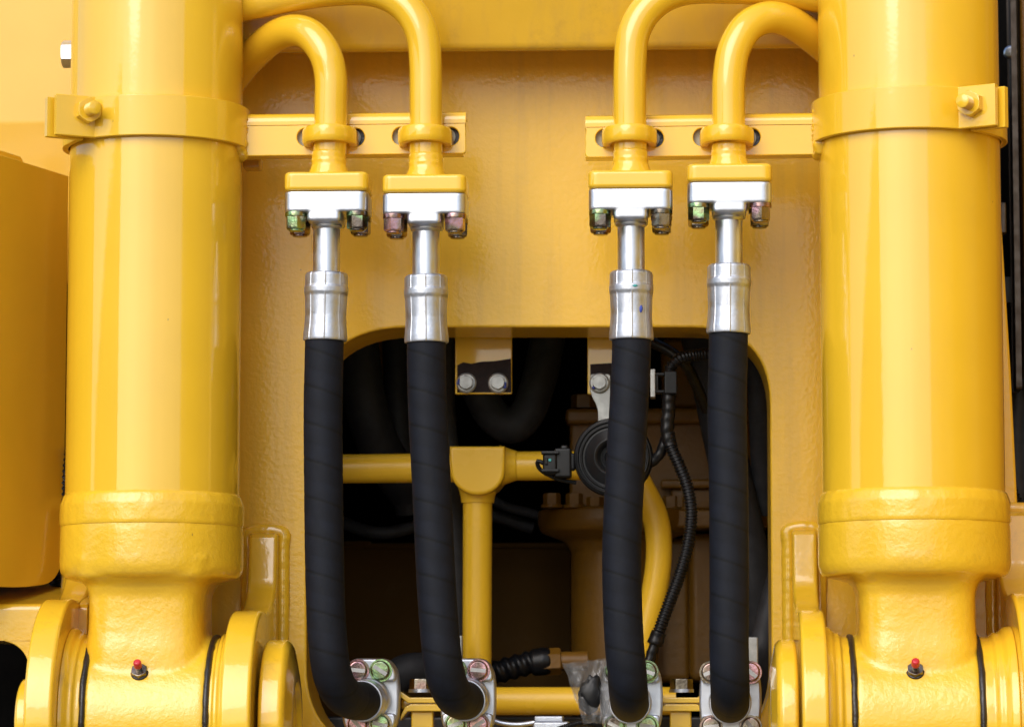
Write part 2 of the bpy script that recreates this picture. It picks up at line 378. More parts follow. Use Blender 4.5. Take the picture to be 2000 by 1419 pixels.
# ------------------------------------------------------------------ cylinders
def cylinder(label, cx, rpx, ytop_w, yweld, ybot, side, nip):
    X = W(cx, 700, 0).x; r = R(rpx); zf = lambda y, rr=r: W(cx, y, -rr).z
    t = thing('hydraulic_cylinder', label, 'hydraulic cylinder', Vector((X, 0, W(cx, 1419, 0).z)), 'the two hydraulic lift cylinders')
    lean = (W(cx, 1400, 0).x-X)*0
    zw = zf(ytop_w); zs = zf(yweld); zbm = zf(ybot, r*1.05)
    mk('barrel', lathe([(r, zw-.01), (r, zf(-260))], (X, 0, 0), (0, 0, 1), 160), M_CYL, t)
    R2 = r*1.052
    pr = rnd([(r*.99, zw+.002), (r*1.022, zw-.002), (R2*1.004, zw-.012), (R2*1.006, zs+.003), (R2*.998, zs-.001), (r*.98, zs-.0012)], .003, 4)
    def wmod(a, h):
        return 1+.0045*mnoise.noise(Vector((math.cos(a)*9, math.sin(a)*9, h*60)))+.0018*mnoise.noise(Vector((a*60, h*90, 1)))
    fine = []
    for i in range(len(pr)-1):
        for k in range(2): fine.append(tuple(Vector(pr[i]).lerp(Vector(pr[i+1]), k/2)))
    mk('weld_bead', lathe(fine[::-1], (X, 0, 0), (0, 0, 1), 256, wmod), M_CAST, t, ang=60)
    # casting: end cap, neck and eye, fused by a voxel remesh
    zc = W(cx, 1412, 0).z; hw = R(112); parts = []
    capp = rnd([(.001, zs+.010), (R2*.985, zs+.010), (R2*.997, zs-.004), (R2*1.0, zs-.012), (R2*1.003, zbm-.001), (R2*.965, zbm-.012), (hw*1.12, zbm-.019), (.001, zbm-.020)], .005, 4)
    parts.append(lathe(capp[::-1], (X, 0, 0), (0, 0, 1), 96))
    secs = [(zbm+.01, 1.30), (zbm-.012, 1.22), (zbm-.022, 1.05), (zbm-.034, 1.0), (W(cx, 1215, 0).z, 1.0), (W(cx, 1240, 0).z, 1.01), (W(cx, 1270, 0).z, 1.04), (W(cx, 1310, 0).z, 1.05), (zc, 1.05)]
    V, F = [], []; n = 64
    for z, k in secs:
        for i in range(n):
            a = 2*PI*i/n; c, s_ = math.cos(a), math.sin(a); e = 2/4.2
            V.append((X+math.copysign(abs(c)**e, c)*hw*k, math.copysign(abs(s_)**e, s_)*min(.078*k, .094), z))
    for j in range(len(secs)-1):
        for i in range(n): a, b = j*n+i, j*n+(i+1) % n; F.append((a, b, b+n, a+n)[::-1])
    F.append(tuple(range(n))); F.append(tuple(range((len(secs)-1)*n, len(secs)*n))[::-1])
    parts.append((V, F))
    xl, xr = side
    XL, XR = W(xl, 1400, -.09).x, W(xr, 1400, -.09).x
    rb = .1005
    parts.append(lathe(rnd([(.001, 0), (rb-.002, 0), (rb, .004), (rb, XR-XL-.004), (rb-.002, XR-XL), (.001, XR-XL)], .002), (XL, 0, zc), (1, 0, 0), 96))
    m2 = fuse(parts, .0028, 7)
    fin('end_casting', m2, M_CAST, t, ang=80)
    for k, xx in ((-1, XL-.001), (1, XR+.001)):
        pts = [Vector((xx, -math.cos(a)*(rb-.001), zc+math.sin(a)*(rb-.001))) for a in [2*PI*i/72 for i in range(73)]]
        mk('seal_ring', sweep(pts, .0036, 10, mod=lambda s, a: 1+.35*mnoise.noise(Vector((s*90, a, xx*9)))), M_SEAL, t, ang=80)
    # grease nipple
    p = W(nip[0], nip[1], -.1); zrel = p.z-zc; p.y = -math.sqrt(max(rb*rb-zrel*zrel, 0))+.002
    d = Vector((-.04, -1, zrel/rb*.9+.25)).normalized()
    mk('nipple_grease', lathe([(.0104, 0), (.0104, .0024), (.009, .0030)], p, d, 20), M_SEAL, t, ang=80)
    nn = mk('grease_nipple', join(hexa(.0098, .006, .15, d, p+d*.002), lathe(rnd([(.004, 0), (.004, .006), (.0032, .012), (.001, .0125)], .001), p+d*.008, d, 16)), M_CO, t)
    mk('cap', lathe(rnd([(.0044, 0), (.0048, .001), (.0046, .008), (.003, .0095), (.0005, .0096)], .0015), p+d*.013, d, 20), M_RED, nn)
    return t, X, r, zc, XL, XR, rb
LC = cylinder('left yellow hydraulic cylinder with wide pale reflection, standing beside the dark side box', 300.5, 169.5, 957, 1019, 1101, (163, 401), (268, 1314))
RC = cylinder('right yellow hydraulic cylinder, deeper orange yellow, beside the black gap at the edge', 1781, 176, 951, 1013, 1096, (1671, 1918), (1790, 1312))

# ------------------------------------------------------------------ lug brackets
def lug_poly(zc, Rl, ztop, back=.0):
    P = []
    for k in range(40):                                       # bottom-back round the front to the top
        a = -PI*.5-PI*k/39*1.02; P.append((math.cos(a)*Rl, zc+math.sin(a)*Rl))
    P.append((.028, zc+Rl*.985)); zt = zc+Rl*.985
    for k in range(1, 14):                                    # concave sweep up the plate
        s = k/13; P.append((.028+.085*math.sin(s*PI/2)+.012*s, zt+(1-math.cos(s*PI/2))*.045+.003*s))
    z1 = P[-1][1]
    P.append((.132, ztop-.006)); P.append((.142, ztop)); P.append((YP-.001, ztop)); P.append((YP-.001, zc-Rl)); return P
def bracket(label, CY, lugs, cap, sgn, weldpx):
    t0, X, r, zc, XL, XR, rb = CY
    t = thing('cylinder_bracket', label, 'mounting bracket', Vector((X, YP, zc-.1)), 'brackets holding the cylinder feet')
    for (a, b, Rl, ztop) in lugs:
        xa, xb = W(a, 1400, -.12).x, W(b, 1400, -.12).x
        mk('lug', prism([Vector((xa, y, z)) for y, z in lug_poly(zc, Rl, ztop)], (xb-xa, 0, 0), .0045, 4), M_LUG, t)
        inner = (xb, XL) if xb < X else (xa, XR)
        L = abs(inner[0]-inner[1]); d = Vector((1, 0, 0)) if inner[0] < inner[1] else Vector((-1, 0, 0))
        pr = [(rb+.012, 0), (rb+.010, L*.22), (rb+.004, L*.36), (rb+.004, L*.52), (rb-.001, L*.62), (rb-.001, L-.0035), (rb-.006, L-.002), (rb-.02, L-.002)]
        mk('boss', lathe(rnd([(.05, 0)]+pr, .0025, 3), (inner[0], 0, zc), d, 96), M_LUG, t)
        # weld where the lug meets the plate
        w = []
        wx0, wx1 = min(xa, xb)-.004, max(xa, xb)+.004
        for z in [zc+.10+(ztop-zc-.10)*k/8 for k in range(9)]: w.append(Vector((wx0, YP-.001, z)))
        w += [Vector(((wx0+wx1)/2, YP-.001, ztop+.004))]
        for z in [zc+.10+(ztop-zc-.10)*k/8 for k in range(8, -1, -1)]: w.append(Vector((wx1, YP-.001, z)))
        mk('weld', weldbead(spline(w, .003), .0085, .10), M_LUG, t, ang=80)
    a, b, Rc = cap
    xa, xb = W(a, 1400, -.09).x, W(b, 1400, -.09).x; L = abs(xb-xa); o = xa if sgn > 0 else xb
    pr = rnd([(.03, 0), (Rc-.004, 0), (Rc, .003), (Rc, L-.006), (Rc-.006, L-.001), (Rc*.62, L+.005), (Rc*.5, L+.0055), (Rc*.47, L-.001), (.001, L-.001)], .003, 3)
    mk('pin_cap', lathe(pr, (o, 0, zc), (sgn, 0, 0), 96), M_LUG, t)
    return t
zc = LC[3]
bL = bracket('left cylinder foot bracket, its round pin cap beside the leftmost hose', LC,
        [(52, 108, .145, W(520, 990, YP).z), (430, 490, .131, W(520, 1040, .14).z)], (503, 556, .097), 1, None)
mk('pin_end', lathe(rnd([(.02, 0), (.050, 0), (.052, .002), (.052, .012), (.048, .015), (.001, .016)], .002), (W(52, 1400, -.05).x, 0, zc+.0), (-1, 0, 0), 64), M_LUG, bL)
zc = RC[3]
bR = bracket('right cylinder foot bracket, its round pin cap beside the rightmost hose', RC,
        [(1567, 1619, .131, W(1590, 1034, .14).z), (1996, 2075, .150, W(1960, 1000, YP).z)], (1517, 1561, .097), -1, None)

# ------------------------------------------------------------------ band clamps with carrier bars
def thread(o, d, r, L):
    n = int(L/.0011); pr = [(r*.8, 0)]
    for i in range(n): pr.append((r*(1.0 if i % 2 else .74), L*i/n))
    pr += [(r*.8, L), (.0005, L+.0003)]
    return lathe(pr, o, d, 20)
def clamp(label, CY, cx, y0, y1, s, tabx, tabend, nutp, bar, holes, yoff):
    # s = -1: tab to the left; s = +1: tab to the right. Angles measured from the front, positive away from the tab
    t0, X, r, *_ = CY; rr = r+.005; tk = .0075
    zt, zb_ = W(cx, y0, -rr).z, W(cx, y1, -rr).z; zm = (zt+zb_)/2
    t = thing('band_clamp', label, 'clamp', Vector((X, 0, zb_)), 'band clamps round the cylinders')
    pt = lambda a: Vector((X-s*rr*math.sin(a), -rr*math.cos(a)))
    dxt = (W(tabx, y0, -.08).x-X); a0 = -math.asin(min(.99, abs(dxt)/rr))
    front = [pt(math.radians(98)+(a0-math.radians(98))*k/48) for k in range(49)]
    d = Vector((s*.88, -.475)); e = front[-1]; Lt = abs(W(tabend, y0, -.1).x-W(tabx, y0, -.1).x)/.88
    for k in range(1, 4): front.append(e+d*(Lt*k/3))
    mk('front_band', strip(front, tk, zb_, zt), M_PIPE, t)
    nrm = Vector((-d.y, d.x))*(1 if (Vector((-d.y, d.x)).y > 0) else -1)
    back = [pt(math.radians(99)+(math.radians(361-64)-math.radians(99))*k/60) for k in range(61)]
    tb = e+nrm*.0165+d*(Lt*.28); te = e+nrm*.0125+d*(Lt+.007)
    back += [tb, te]
    mk('rear_band', strip(back, tk, zb_-.001, zt-.002), M_PIPE, t)
    # bolt through the tab
    nd = -Vector((nrm.x, nrm.y, 0)).normalized(); c2 = e+d*(abs(W(nutp[0], nutp[1], -.1).x-e.x)/.88)
    c = Vector((c2.x, c2.y, W(nutp[0], nutp[1], c2.y).z))+nd*(tk/2)
    u = Vector((d.x, d.y, 0))
    mk('nut', hexa(.0155, .0105, .14, nd, c), M_PIPE, t)
    mk('bolt_thread', thread(c+nd*.0100, nd, .0080, .018), M_PIPE, t)
    mk('bolt_head', hexa(.0155, .010, .12, -nd, c-nd*(.0125+tk*1.6)), M_PIPE, t)
    # carrier bar
    bx0, by0, bx1, by1, tilt = bar
    YB = -.012; th = .008
    A, B, D_, E = W(bx0, by0, YB), W(bx1, by0-tilt, YB), W(bx1, by1-tilt, YB), W(bx0, by1, YB)
    hz = .015
    ol = [(A.x, A.z-hz), (B.x, B.z-hz), (D_.x, D_.z), (E.x, E.z)]
    loops = [rpoly(ol, [.0005, .0005, .005, .005])]
    for hx, hy in holes:
        q = W(hx, hy, YB); loops.append(circ(q.x, q.z, .0108, 28, .95, 1.0))
    brv = plate(loops, YB, th, .0012)
    pf = [(YB+th, 0), (YB+th, 0), (YB-.0008, 0)]
    out = [(YB-.0008, -hz)] + [(YB-.0008+.011*(1-math.cos(a)), -.011+.011*math.sin(a)) for a in [PI/2*k/8 for k in range(9)]] + [(YB+.040, 0), (YB+.040, -.007)]
    out += [(YB+th+.004, -.007), (YB+th, -.011), (YB+th, -hz)]
    fl = prism([Vector((A.x, y, A.z+z)) for y, z in out], (B-A), .0008, 2)
    fl2 = prism([Vector((E.x, y, E.z+z)) for y, z in [(YB+.001, .0005), (YB+.03, .0005), (YB+.03, .006), (YB+.001, .006)]], (D_-E)*.985, .0008, 2)
    mk('carrier_bar', join(brv, fl, fl2), M_PIPE, t)
    # lumpy weld between band and bar
    xw = W(bx0 if s < 0 else bx1, 250, YB).x
    zz0, zz1 = min(E.z, D_.z)-.001, max(A.z, B.z)+.001
    wp = [Vector((xw+s*.002, YB-.002+.004*math.sin(k*1.7), zz0+(zz1-zz0)*k/10)) for k in range(11)]
    mk('weld', weldbead(spline(wp, .002), .0085, .45, 14), M_PIPE, t, ang=80)
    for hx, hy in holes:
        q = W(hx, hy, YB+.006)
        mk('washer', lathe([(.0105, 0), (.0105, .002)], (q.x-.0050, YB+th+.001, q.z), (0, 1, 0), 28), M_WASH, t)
        mk('hole_shade_disc', lathe([(.0150, 0), (.0150, .003)], (q.x, YB+th+.0045, q.z), (0, 1, 0), 28), M_SEAL, t)  # black disc standing in for the shade inside the hole
    return t
H_L = [(597, 268), (695, 268), (783, 266), (880, 266)]
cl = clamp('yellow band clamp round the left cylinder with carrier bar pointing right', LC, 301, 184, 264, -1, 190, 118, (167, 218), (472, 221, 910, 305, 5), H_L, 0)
mk('stop_block', pbox(474, 306, 508, 328, .05, .03, .003), M_DULL, cl)
H_R = [(1180, 270), (1279, 270), (1371, 268), (1468, 268)]
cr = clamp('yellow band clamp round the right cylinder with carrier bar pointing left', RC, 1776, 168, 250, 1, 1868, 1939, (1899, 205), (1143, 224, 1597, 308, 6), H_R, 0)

# ------------------------------------------------------------------ steel pipes, saddles, hoses
YH = -.033
def uclamp(label, cx, hy, xl, xr):
    X = W(cx, 252, YH).x; z = W(cx, 254, YH-.03).z-.002
    hx0, hx1 = W(xl, hy, -.012).x, W(xr, hy, -.012).x; hx0 += .003; hx1 -= .003; rad = (hx1-hx0)/2; Xm = (hx0+hx1)/2
    pts = [Vector((hx0, .012, z)), Vector((hx0, -.010, z))]
    for k in range(1, 16):
        a = PI*k/16; pts.append(Vector((Xm-rad*math.cos(a), -.020-math.sin(a)*.0395, z+.0005)))
    pts += [Vector((hx1, -.010, z)), Vector((hx1, .012, z))]
    o = mk('pipe_saddle', sweep(spline(pts, .002), .0105, 20, ab=(1.0, .62), up=(0, 0, 1), mod=lambda s, a: 1/max(abs(math.cos(a))**4+abs(math.sin(a))**4, 0.01)**.25*.93), M_PIPE, at=Vector((Xm, -.01, z)))
    return tag(o, label, 'pipe clamp', 'saddle clamps holding the pipes to the bars')
ordn = ['leftmost', 'second', 'third', 'rightmost']
PIPES = [
 [(642, 338, YH), (645, 280, YH), (646, 210, YH), (646, 150, YH), (634, 104, YH+.002), (607, 70, YH+.012), (575, 60, YH+.028), (540, 70, YH+.05), (505, 97, YH+.078), (470, 134, YH+.11), (430, 190, YH+.15), (400, 250, YH+.165)],
 [(833, 343, YH), (832, 280, YH), (832, 200, YH), (831, 120, YH), (824, 66, YH), (802, 24, YH+.002), (765, -6, YH+.006), (715, -20, YH+.012), (640, -18, YH+.02), (560, -6, YH+.035), (480, 10, YH+.05), (380, 30, YH+.09), (300, 50, YH+.11)],
 [(1232, 332, YH), (1231, 280, YH), (1230, 200, YH), (1231, 120, YH), (1237, 68, YH), (1258, 26, YH+.002), (1295, -6, YH+.006), (1345, -22, YH+.012), (1420, -24, YH+.02), (1500, -20, YH+.035), (1600, -6, YH+.055), (1700, 20, YH+.09), (1780, 50, YH+.11)],
 [(1424, 320, YH), (1424, 280, YH), (1423, 210, YH), (1424, 150, YH), (1434, 96, YH+.002), (1460, 53, YH+.010), (1497, 35, YH+.024), (1535, 40, YH+.042), (1575, 64, YH+.068), (1620, 100, YH+.10), (1670, 150, YH+.14), (1700, 200, YH+.155)],
]
FL = [(642, 335, 372, 412, 431), (832, 340, 376, 416, 436), (1232, 332, 367, 408, 427), (1424, 319, 354, 395, 414)]   # x, block top, joint, ear bottom, hub bottom
PL = ['leftmost yellow steel pipe, bending low down behind the left cylinder', 'yellow steel pipe bending high to the left out of the picture top',
      'yellow steel pipe bending high to the right out of the picture top', 'rightmost yellow steel pipe, bending low behind the right cylinder']
SL = ['saddle clamp on the leftmost pipe next to the left cylinder', 'saddle clamp near the free end of the left carrier bar',
      'saddle clamp near the free end of the right carrier bar', 'saddle clamp on the rightmost pipe next to the right cylinder']
HL = ['leftmost black hose, its lower end curling right into a silver flange', 'second black hose from the left, bowing right and curling into its flange',
      'third black hose, hanging in front of the round horn, foot turned straight back', 'rightmost black hose, straight, with the highest ferrule and a brown scuff']
BC = [(M_CG, M_CG), (M_CP, M_CP), (M_CG, M_CO), (M_CG, M_CP)]
HH = [
 [(634, 640, YH), (633, 700, YH), (631, 800, YH), (632, 950, YH), (634, 1100, YH), (637, 1200, YH), (643, 1280, YH+.002), (652, 1325, YH+.012), (668, 1354, YH+.035), (688, 1366, YH+.066), (706, 1368, YH+.095), (716, 1366, YH+.12)],
 [(833, 645, YH), (833, 720, YH), (836, 820, YH), (843, 950, YH), (850, 1100, YH), (856, 1200, YH), (864, 1285, YH+.002), (873, 1328, YH+.012), (886, 1356, YH+.035), (899, 1366, YH+.066), (908, 1367, YH+.095), (913, 1365, YH+.12)],
 [(1233, 640, YH), (1233, 700, YH), (1229, 780, YH), (1222, 900, YH), (1215, 1050, YH), (1215, 1150, YH), (1219, 1250, YH), (1224, 1305, YH+.003), (1227, 1343, YH+.015), (1229, 1365, YH+.045), (1230, 1372, YH+.085), (1231, 1371, YH+.12)],
 [(1423, 630, YH), (1422, 700, YH), (1420, 800, YH), (1423, 950, YH), (1424, 1100, YH), (1424, 1200, YH), (1424, 1260, YH), (1425, 1308, YH+.003), (1426, 1345, YH+.015), (1426, 1366, YH+.045), (1426, 1373, YH+.085), (1426, 1371, YH+.12)],
]
PAT = []
hexbolt = proto('bolt', join(hexa(.0122, .0150, .16, (0, 0, -1)), lathe(rnd([(.007, 0), (.0085, .0002), (.0085, .0022), (.006, .0026), (.001, .0026)], .0006), (0, 0, -.0146), (0, 0, -1), 20)), M_CG)
washer = proto('washer', lathe(rnd([(.005, 0), (.0127, 0), (.0127, .0052), (.005, .0052)], .0006), (0, 0, 0), (0, 0, -1), 32), M_CG)
def ferr_mod(t, h):
    k = (t/(2*PI)*8+.03) % 1; d = min(k, 1-k); return 1+.030*math.exp(-(d/.035)**2)-.006*math.cos(2*PI*k)
for i in range(4):
    cx, yb, yj, ye, yh = FL[i]
    Yf = YH-.036
    X = W(cx, 380, YH).x; zj = W(cx, yj, Yf).z; ztp = W(cx, yb, Yf).z
    # pipe
    p = thing('steel_pipe', PL[i], 'pipe', Vector((X, YH, zj)), 'yellow steel pipes above the hoses')
    path = spline([W(*q) for q in PIPES[i]], .005)
    mk('tube', sweep(path, R(32.5, YH), 40), M_PIPE, p, ang=60)
    zn = W(cx, (yb+yj)/2, Yf).z
    zt2 = W(cx, yb-42, Yf).z
    neck = [(R(32), zt2+.004), (R(33.8), zt2+.001), (R(33.5), zt2-.005), (R(34.6), zt2-.007), (R(34.0), zt2-.012), (R(36.5), ztp+.009), (R(41), ztp+.002), (R(45), ztp-.004)]
    mk('weld_neck', lathe(rnd(neck, .0025, 3)[::-1], (X, YH, 0), (0, 0, 1), 64, lambda a, h: 1+.02*mnoise.noise(Vector((math.cos(a)*3, math.sin(a)*3, h*160)))), M_PIPE, p, ang=80)
    hw, hd = R(82), .036
    oc = rpoly([(X-hw, YH-hd), (X+hw, YH-hd), (X+hw, YH+hd), (X-hw, YH+hd)], .012, 6)
    mk('flange_block', prism([Vector((x, y, zj+.0004)) for x, y in oc], (0, 0, ztp-zj), .0045, 4), M_PIPE, p)
    uclamp(SL[i], cx, 268, (H_L+H_R)[2*i][0], (H_L+H_R)[2*i+1][0])
    # hose assembly
    h = thing('hydraulic_hose', HL[i], 'hydraulic hose', Vector((X, YH, zj-.6)), 'black hydraulic hoses hanging from the pipes')
    ze, zh = W(cx, ye, Yf).z, W(cx, yh, Yf).z; zk = (ze+zh)/2
    hx = X-R(4 if i == 0 else 0)
    oc = rpoly([(X-R(81), YH-hd+.001), (X+R(81), YH-hd+.001), (X+R(81), YH+hd), (X-R(81), YH+hd)], .012, 6)
    ob = rpoly([(hx-R(33), YH-hd+.0012), (hx+R(33), YH-hd+.0012), (hx+R(33), YH+hd-.002), (hx-R(33), YH+hd-.002)], .006, 6)
    hub = fin('flange_clamp', fuse([prism([Vector((x, y, zj)) for x, y in oc], (0, 0, ze-zj), .001, 1),
              prism([Vector((x, y, (zj+ze)/2)) for x, y in ob], (0, 0, zh-(zj+ze)/2), .003, 3)], .0012, 5), M_ZINC, h, ang=70)
    for sx in (-1, 1):
        for sy in (-1, 1):
            L = Vector((X+sx*R(59.5), YH+sy*.023, ze+.0003)); m = BC[i][0 if sx < 0 else 1]
            if sy > 0: m = M_CO
            place('washer', washer, hub, L, m=m)
            place('bolt', hexbolt, hub, L+Vector((0, 0, -.0051)), (0, 0, random.uniform(-.35, .35)+(0 if sx < 0 else .4)), m=m)
    # steel tube and ferrule
    yf0 = [533, 538, 530, 517][i]; yf1 = [666, 670, 664, 652][i]
    pp = spline([W(*q) for q in HH[i]], .0016)
    top = W([638, 832, 1233, 1424][i], yf0, YH); bot = W(HH[i][0][0]+(1 if i == 0 else 0), yf1, YH)
    dn = (bot-top).normalized()
    st = Vector((W([638, 832, 1232.5, 1423.5][i], 440, YH).x, YH, zh+.004))
    mk('steel_tube', sweep([st, top+dn*.01], R(26.3), 40), M_ZINC, h)
    mk('tube_collar', lathe(rnd([(R(30), 0), (R(30), .003), (R(26), .006)], .001), (st.x, YH, zh+.0005), (0, 0, -1), 48), M_ZINC, h)
    L = (bot-top).length; f = L/135
    pf = [(26, 0), (38, 0), (41, 5), (41, 26), (43, 30), (43, 40), (40.5, 46), (39.6, 70), (39.2, 85), (40.2, 105), (42, 122), (42.3, 131), (41.5, 135), (38, 135)]
    pf = rnd([(R(a), b*f) for a, b in pf], .0012, 3)
    def fm(t, hh, f=f):
        if hh < 28*f or hh > 43*f: return ferr_mod(t, hh)
        return 1
    mk('ferrule', lathe(pf, top, dn, 192, fm), M_FERR, h, ang=30)
    rh = R(38, YH)
    ph = random.random()
    def gm(s, a, ph=ph):
        k = (s/.043+a/(2*PI)+ph) % 1
        return 1-.018*math.exp(-((k-.5)/.024)**2)+.006*k
    st_i = next(j for j, q in enumerate(pp) if q.z < bot.z+.004)
    pp = pp[st_i:]
    ho = mk('hose', sweep(pp, rh, 64, mod=gm, up=(0, -1, 0)), M_RUB, h, ang=75)
    at = ho.data.attributes.new('seam', 'FLOAT', 'POINT'); step_ = (pp[1]-pp[0]).length
    vals = []
    for j in range(len(pp)):
        for k in range(64):
            q = ((j*step_)/.043+k/64+ph) % 1; vals.append(math.exp(-((q-.5)/.030)**2)+.30*q)
    at.data.foreach_set('value', vals)
    # lower flange
    e = pp[-1]; dend = (pp[-1]-pp[-8]).normalized()
    fc = [(722, 1361), (913, 1361), (1233, 1364), (1427, 1365)][i]
    ex = [22, 22, 31, 38][i]; YL = .105
    c = W(fc[0], fc[1], YL); hwid, hh = R([56, 54, 61, 60][i], YL), R(76, YL)
    out = []
    for (a, b) in [(-.62, 1), (.62, 1), (.92, .72), (1.0, .30), (1.0, -.30), (.92, -.72), (.62, -1), (-.62, -1), (-.92, -.72), (-1.0, -.30), (-1.0, .30), (-.92, .72)]:
        out.append((c.x+a*hwid, c.z+b*hh))
    bz = R(30, YL)
    lf = mk('lower_flange', plate([rpoly(out, .010, 5)], YL+.008, .030, .003), M_ZINC, h)
    for s_ in (1, -1):
        earp = [(c.x-.58*hwid, c.z+s_*hh*.985), (c.x+.58*hwid, c.z+s_*hh*.985), (c.x+.9*hwid, c.z+s_*hh*.72), (c.x+.94*hwid, c.z+s_*bz), (c.x-.94*hwid, c.z+s_*bz), (c.x-.9*hwid, c.z+s_*hh*.72)]
        if s_ < 0: earp = earp[::-1]
        mk('clamp_half', plate([rpoly(earp, .009, 5)], YL-.004, .018, .003), M_ZINC, lf)
        for sx in (-1, 1):
            b = Vector((c.x+sx*R(ex, YL), YL-.004, c.z+s_*R(52, YL)))
            m = random.choice([M_CG, M_CP, M_CO])
            if i == 0: m = M_CG if sx > 0 else M_CP
            if i == 1: m = M_CP if sx > 0 else M_CG
            if i == 2: m = M_CG
            mk('bolt', join(lathe([(.0135, 0), (.0138, .001), (.0135, .0025)], b, (0, -1, 0), 28), lathe(rnd([(.0112, .002), (.0115, .003), (.0115, .010), (.0100, .0118), (.0005, .012)], .0012), b, (0, -1, 0), 32)), m, lf)
            a = random.uniform(-.9, .9)
            mk('paint_mark', rbox(b+Vector((0, -.0122, 0)), (.018, .0006, .0045), 0, Matrix.Rotation(a, 3, 'Y')), M_MARK, lf)
    mk('lower_ferrule', lathe(rnd([(rh*.98, -.012), (rh*1.08, -.012), (rh*1.10, -.004), (rh*1.10, .006), (rh*1.02, .008), (rh*1.02, .016), (rh*1.12, .018), (rh*1.12, .03), (rh*.9, .04)], .001), e-dend*.012, dend, 64), M_ZINC, h)
hz = bpy.data.objects
h3 = [o for o in bpy.data.objects if o.get('category') == 'hydraulic hose'][2]
for nm, m_, px_, py_, sx_, sz_ in (('ink_mark', M_BLUE, 1252, 607, .0022, .0042), ('ink_mark', M_TEAL, 1240, 563, .0036, .0016)):
    q = W(px_, py_, YH); dx = q.x-W(1233, py_, YH).x; rr_ = R(41 if py_ > 580 else 43.4, YH); q.y = YH-math.sqrt(max(rr_*rr_-dx*dx, 0))+.0008
    bm = bmesh.new(); bmesh.ops.create_icosphere(bm, subdivisions=3, radius=1)
    for v in bm.verts:
        k = 1+.3*mnoise.noise(v.co*2); v.co = q+Vector((v.co.x*sx_*k, v.co.y*.0016, v.co.z*sz_*k))
    mk(nm, bm_out(bm), m_, h3, ang=80)

# ------------------------------------------------------------------ inside the opening
YB1 = .40
# bay walls
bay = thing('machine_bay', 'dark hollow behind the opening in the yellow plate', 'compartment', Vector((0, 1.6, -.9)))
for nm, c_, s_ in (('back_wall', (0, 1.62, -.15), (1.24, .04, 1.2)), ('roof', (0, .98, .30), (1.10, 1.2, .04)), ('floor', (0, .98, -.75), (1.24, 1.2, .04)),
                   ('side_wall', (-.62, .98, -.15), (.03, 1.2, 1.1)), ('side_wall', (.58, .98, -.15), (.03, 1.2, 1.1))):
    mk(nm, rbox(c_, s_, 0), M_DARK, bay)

def bolt_flanged(parent, px, py, Y, blue=None, r=20):
    c = W(px, py, Y); rr = R(r, Y)
    b = mk('bolt', join(lathe(rnd([(.001, 0), (rr, 0), (rr, .002), (rr*.86, .0035), (.001, .0036)], .0006), c, (0, -1, 0), 36), hexa(rr*.72, .010, .15, (0, -1, 0), c+Vector((0, -.003, 0)))), M_GREY, parent)
    if blue:
        mk('marker_smudge', rbox(c+Vector((blue[0]*rr*.75, -.0060, blue[1]*rr*.5)), (rr*.30, .006, rr*.62), .001, Matrix.Rotation(blue[2], 3, 'Y')), M_BLUE, b)
    return b
# hanging bracket with two bolts
t = thing('hanging_bracket', 'yellow bracket with dark painted lower half and two grey bolts, under the opening top', 'bracket', W(945, 768, .285), 'brackets hanging from the opening top')
mk('bracket_plate', pbox(889, 640, 1000, 769, .285, .008, .0015), M_PIPE, t)
pts = [(893, 713), (905, 707), (920, 710), (940, 706), (965, 705), (998, 700), (999, 766), (893, 766)]
mk('primer_patch', plate([px2(pts, .2842)], .2838, .0012, .0003, 1), M_BROWNP, t)
bolt_flanged(t, 911, 748, .2836, (-.9, .2, .3)); bolt_flanged(t, 973, 748, .2836, (.9, -.5, 0))
t = thing('hanging_bracket', 'yellow bracket half hidden behind the third hose, holding the horn strap', 'bracket', W(1170, 768, .285), 'brackets hanging from the opening top')
mk('bracket_plate', pbox(1147, 640, 1256, 769, .285, .008, .0015), M_PIPE, t)
mk('primer_patch', plate([px2([(1153, 711), (1190, 709), (1254, 712), (1254, 766), (1153, 766)], .2842)], .2838, .0012, .0003, 1), M_BROWNP, t)

# T-shaped brace
YT = .36
t = thing('pipe_brace', 'T-shaped yellow pipe brace crossing the middle of the opening', 'pipe brace', W(932, 1419, YT))
rT = R(28.5, YT)
mk('cross_pipe', sweep([W(560, 916, YT), W(900, 913, YT)], rT, 40), M_BRACE, t)
mk('cross_pipe', sweep([W(960, 910, YT), W(1260, 908, YT)], rT, 40), M_BRACE, t)
mk('upright_pipe', sweep([W(933, 930, YT), W(932, 1180, YT), W(930, 1600, YT)], rT*1.0, 40), M_BRACE, t)
blk = [(878, 871), (986, 871), (986, 915)] + [(933+53*math.cos(a), 918+48*math.sin(a)) for a in [PI*k/12 for k in range(13)]] + [(880, 915)]
mk('junction_block', plate([px2(blk, YT-.036)], YT-.037, .074, .004), M_BRACE, t)
nk = [(R(32, YT), 0), (R(33, YT), .006), (R(37, YT), .018), (R(50, YT), .03)]
c0 = W(933, 982, YT); mk('fillet', lathe(rnd(nk, .004), c0, (0, 0, 1), 48), M_BRACE, t, ang=80)
c0 = W(1010, 909, YT); mk('fillet', lathe(rnd([(R(29, YT), 0), (R(31, YT), .005), (R(36, YT), .014), (R(40, YT), .022)], .004), c0, (-1, 0, 0), 48), M_BRACE, t, ang=80)
# lower cross pipe
t = thing('lower_pipe', 'horizontal yellow pipe low in the opening between the second and third hose', 'pipe', W(1050, 1367, .30))
mk('tube', sweep([W(955, 1368, .30), W(1320, 1368, .30)], R(27, .3), 40), M_BRACE, t)

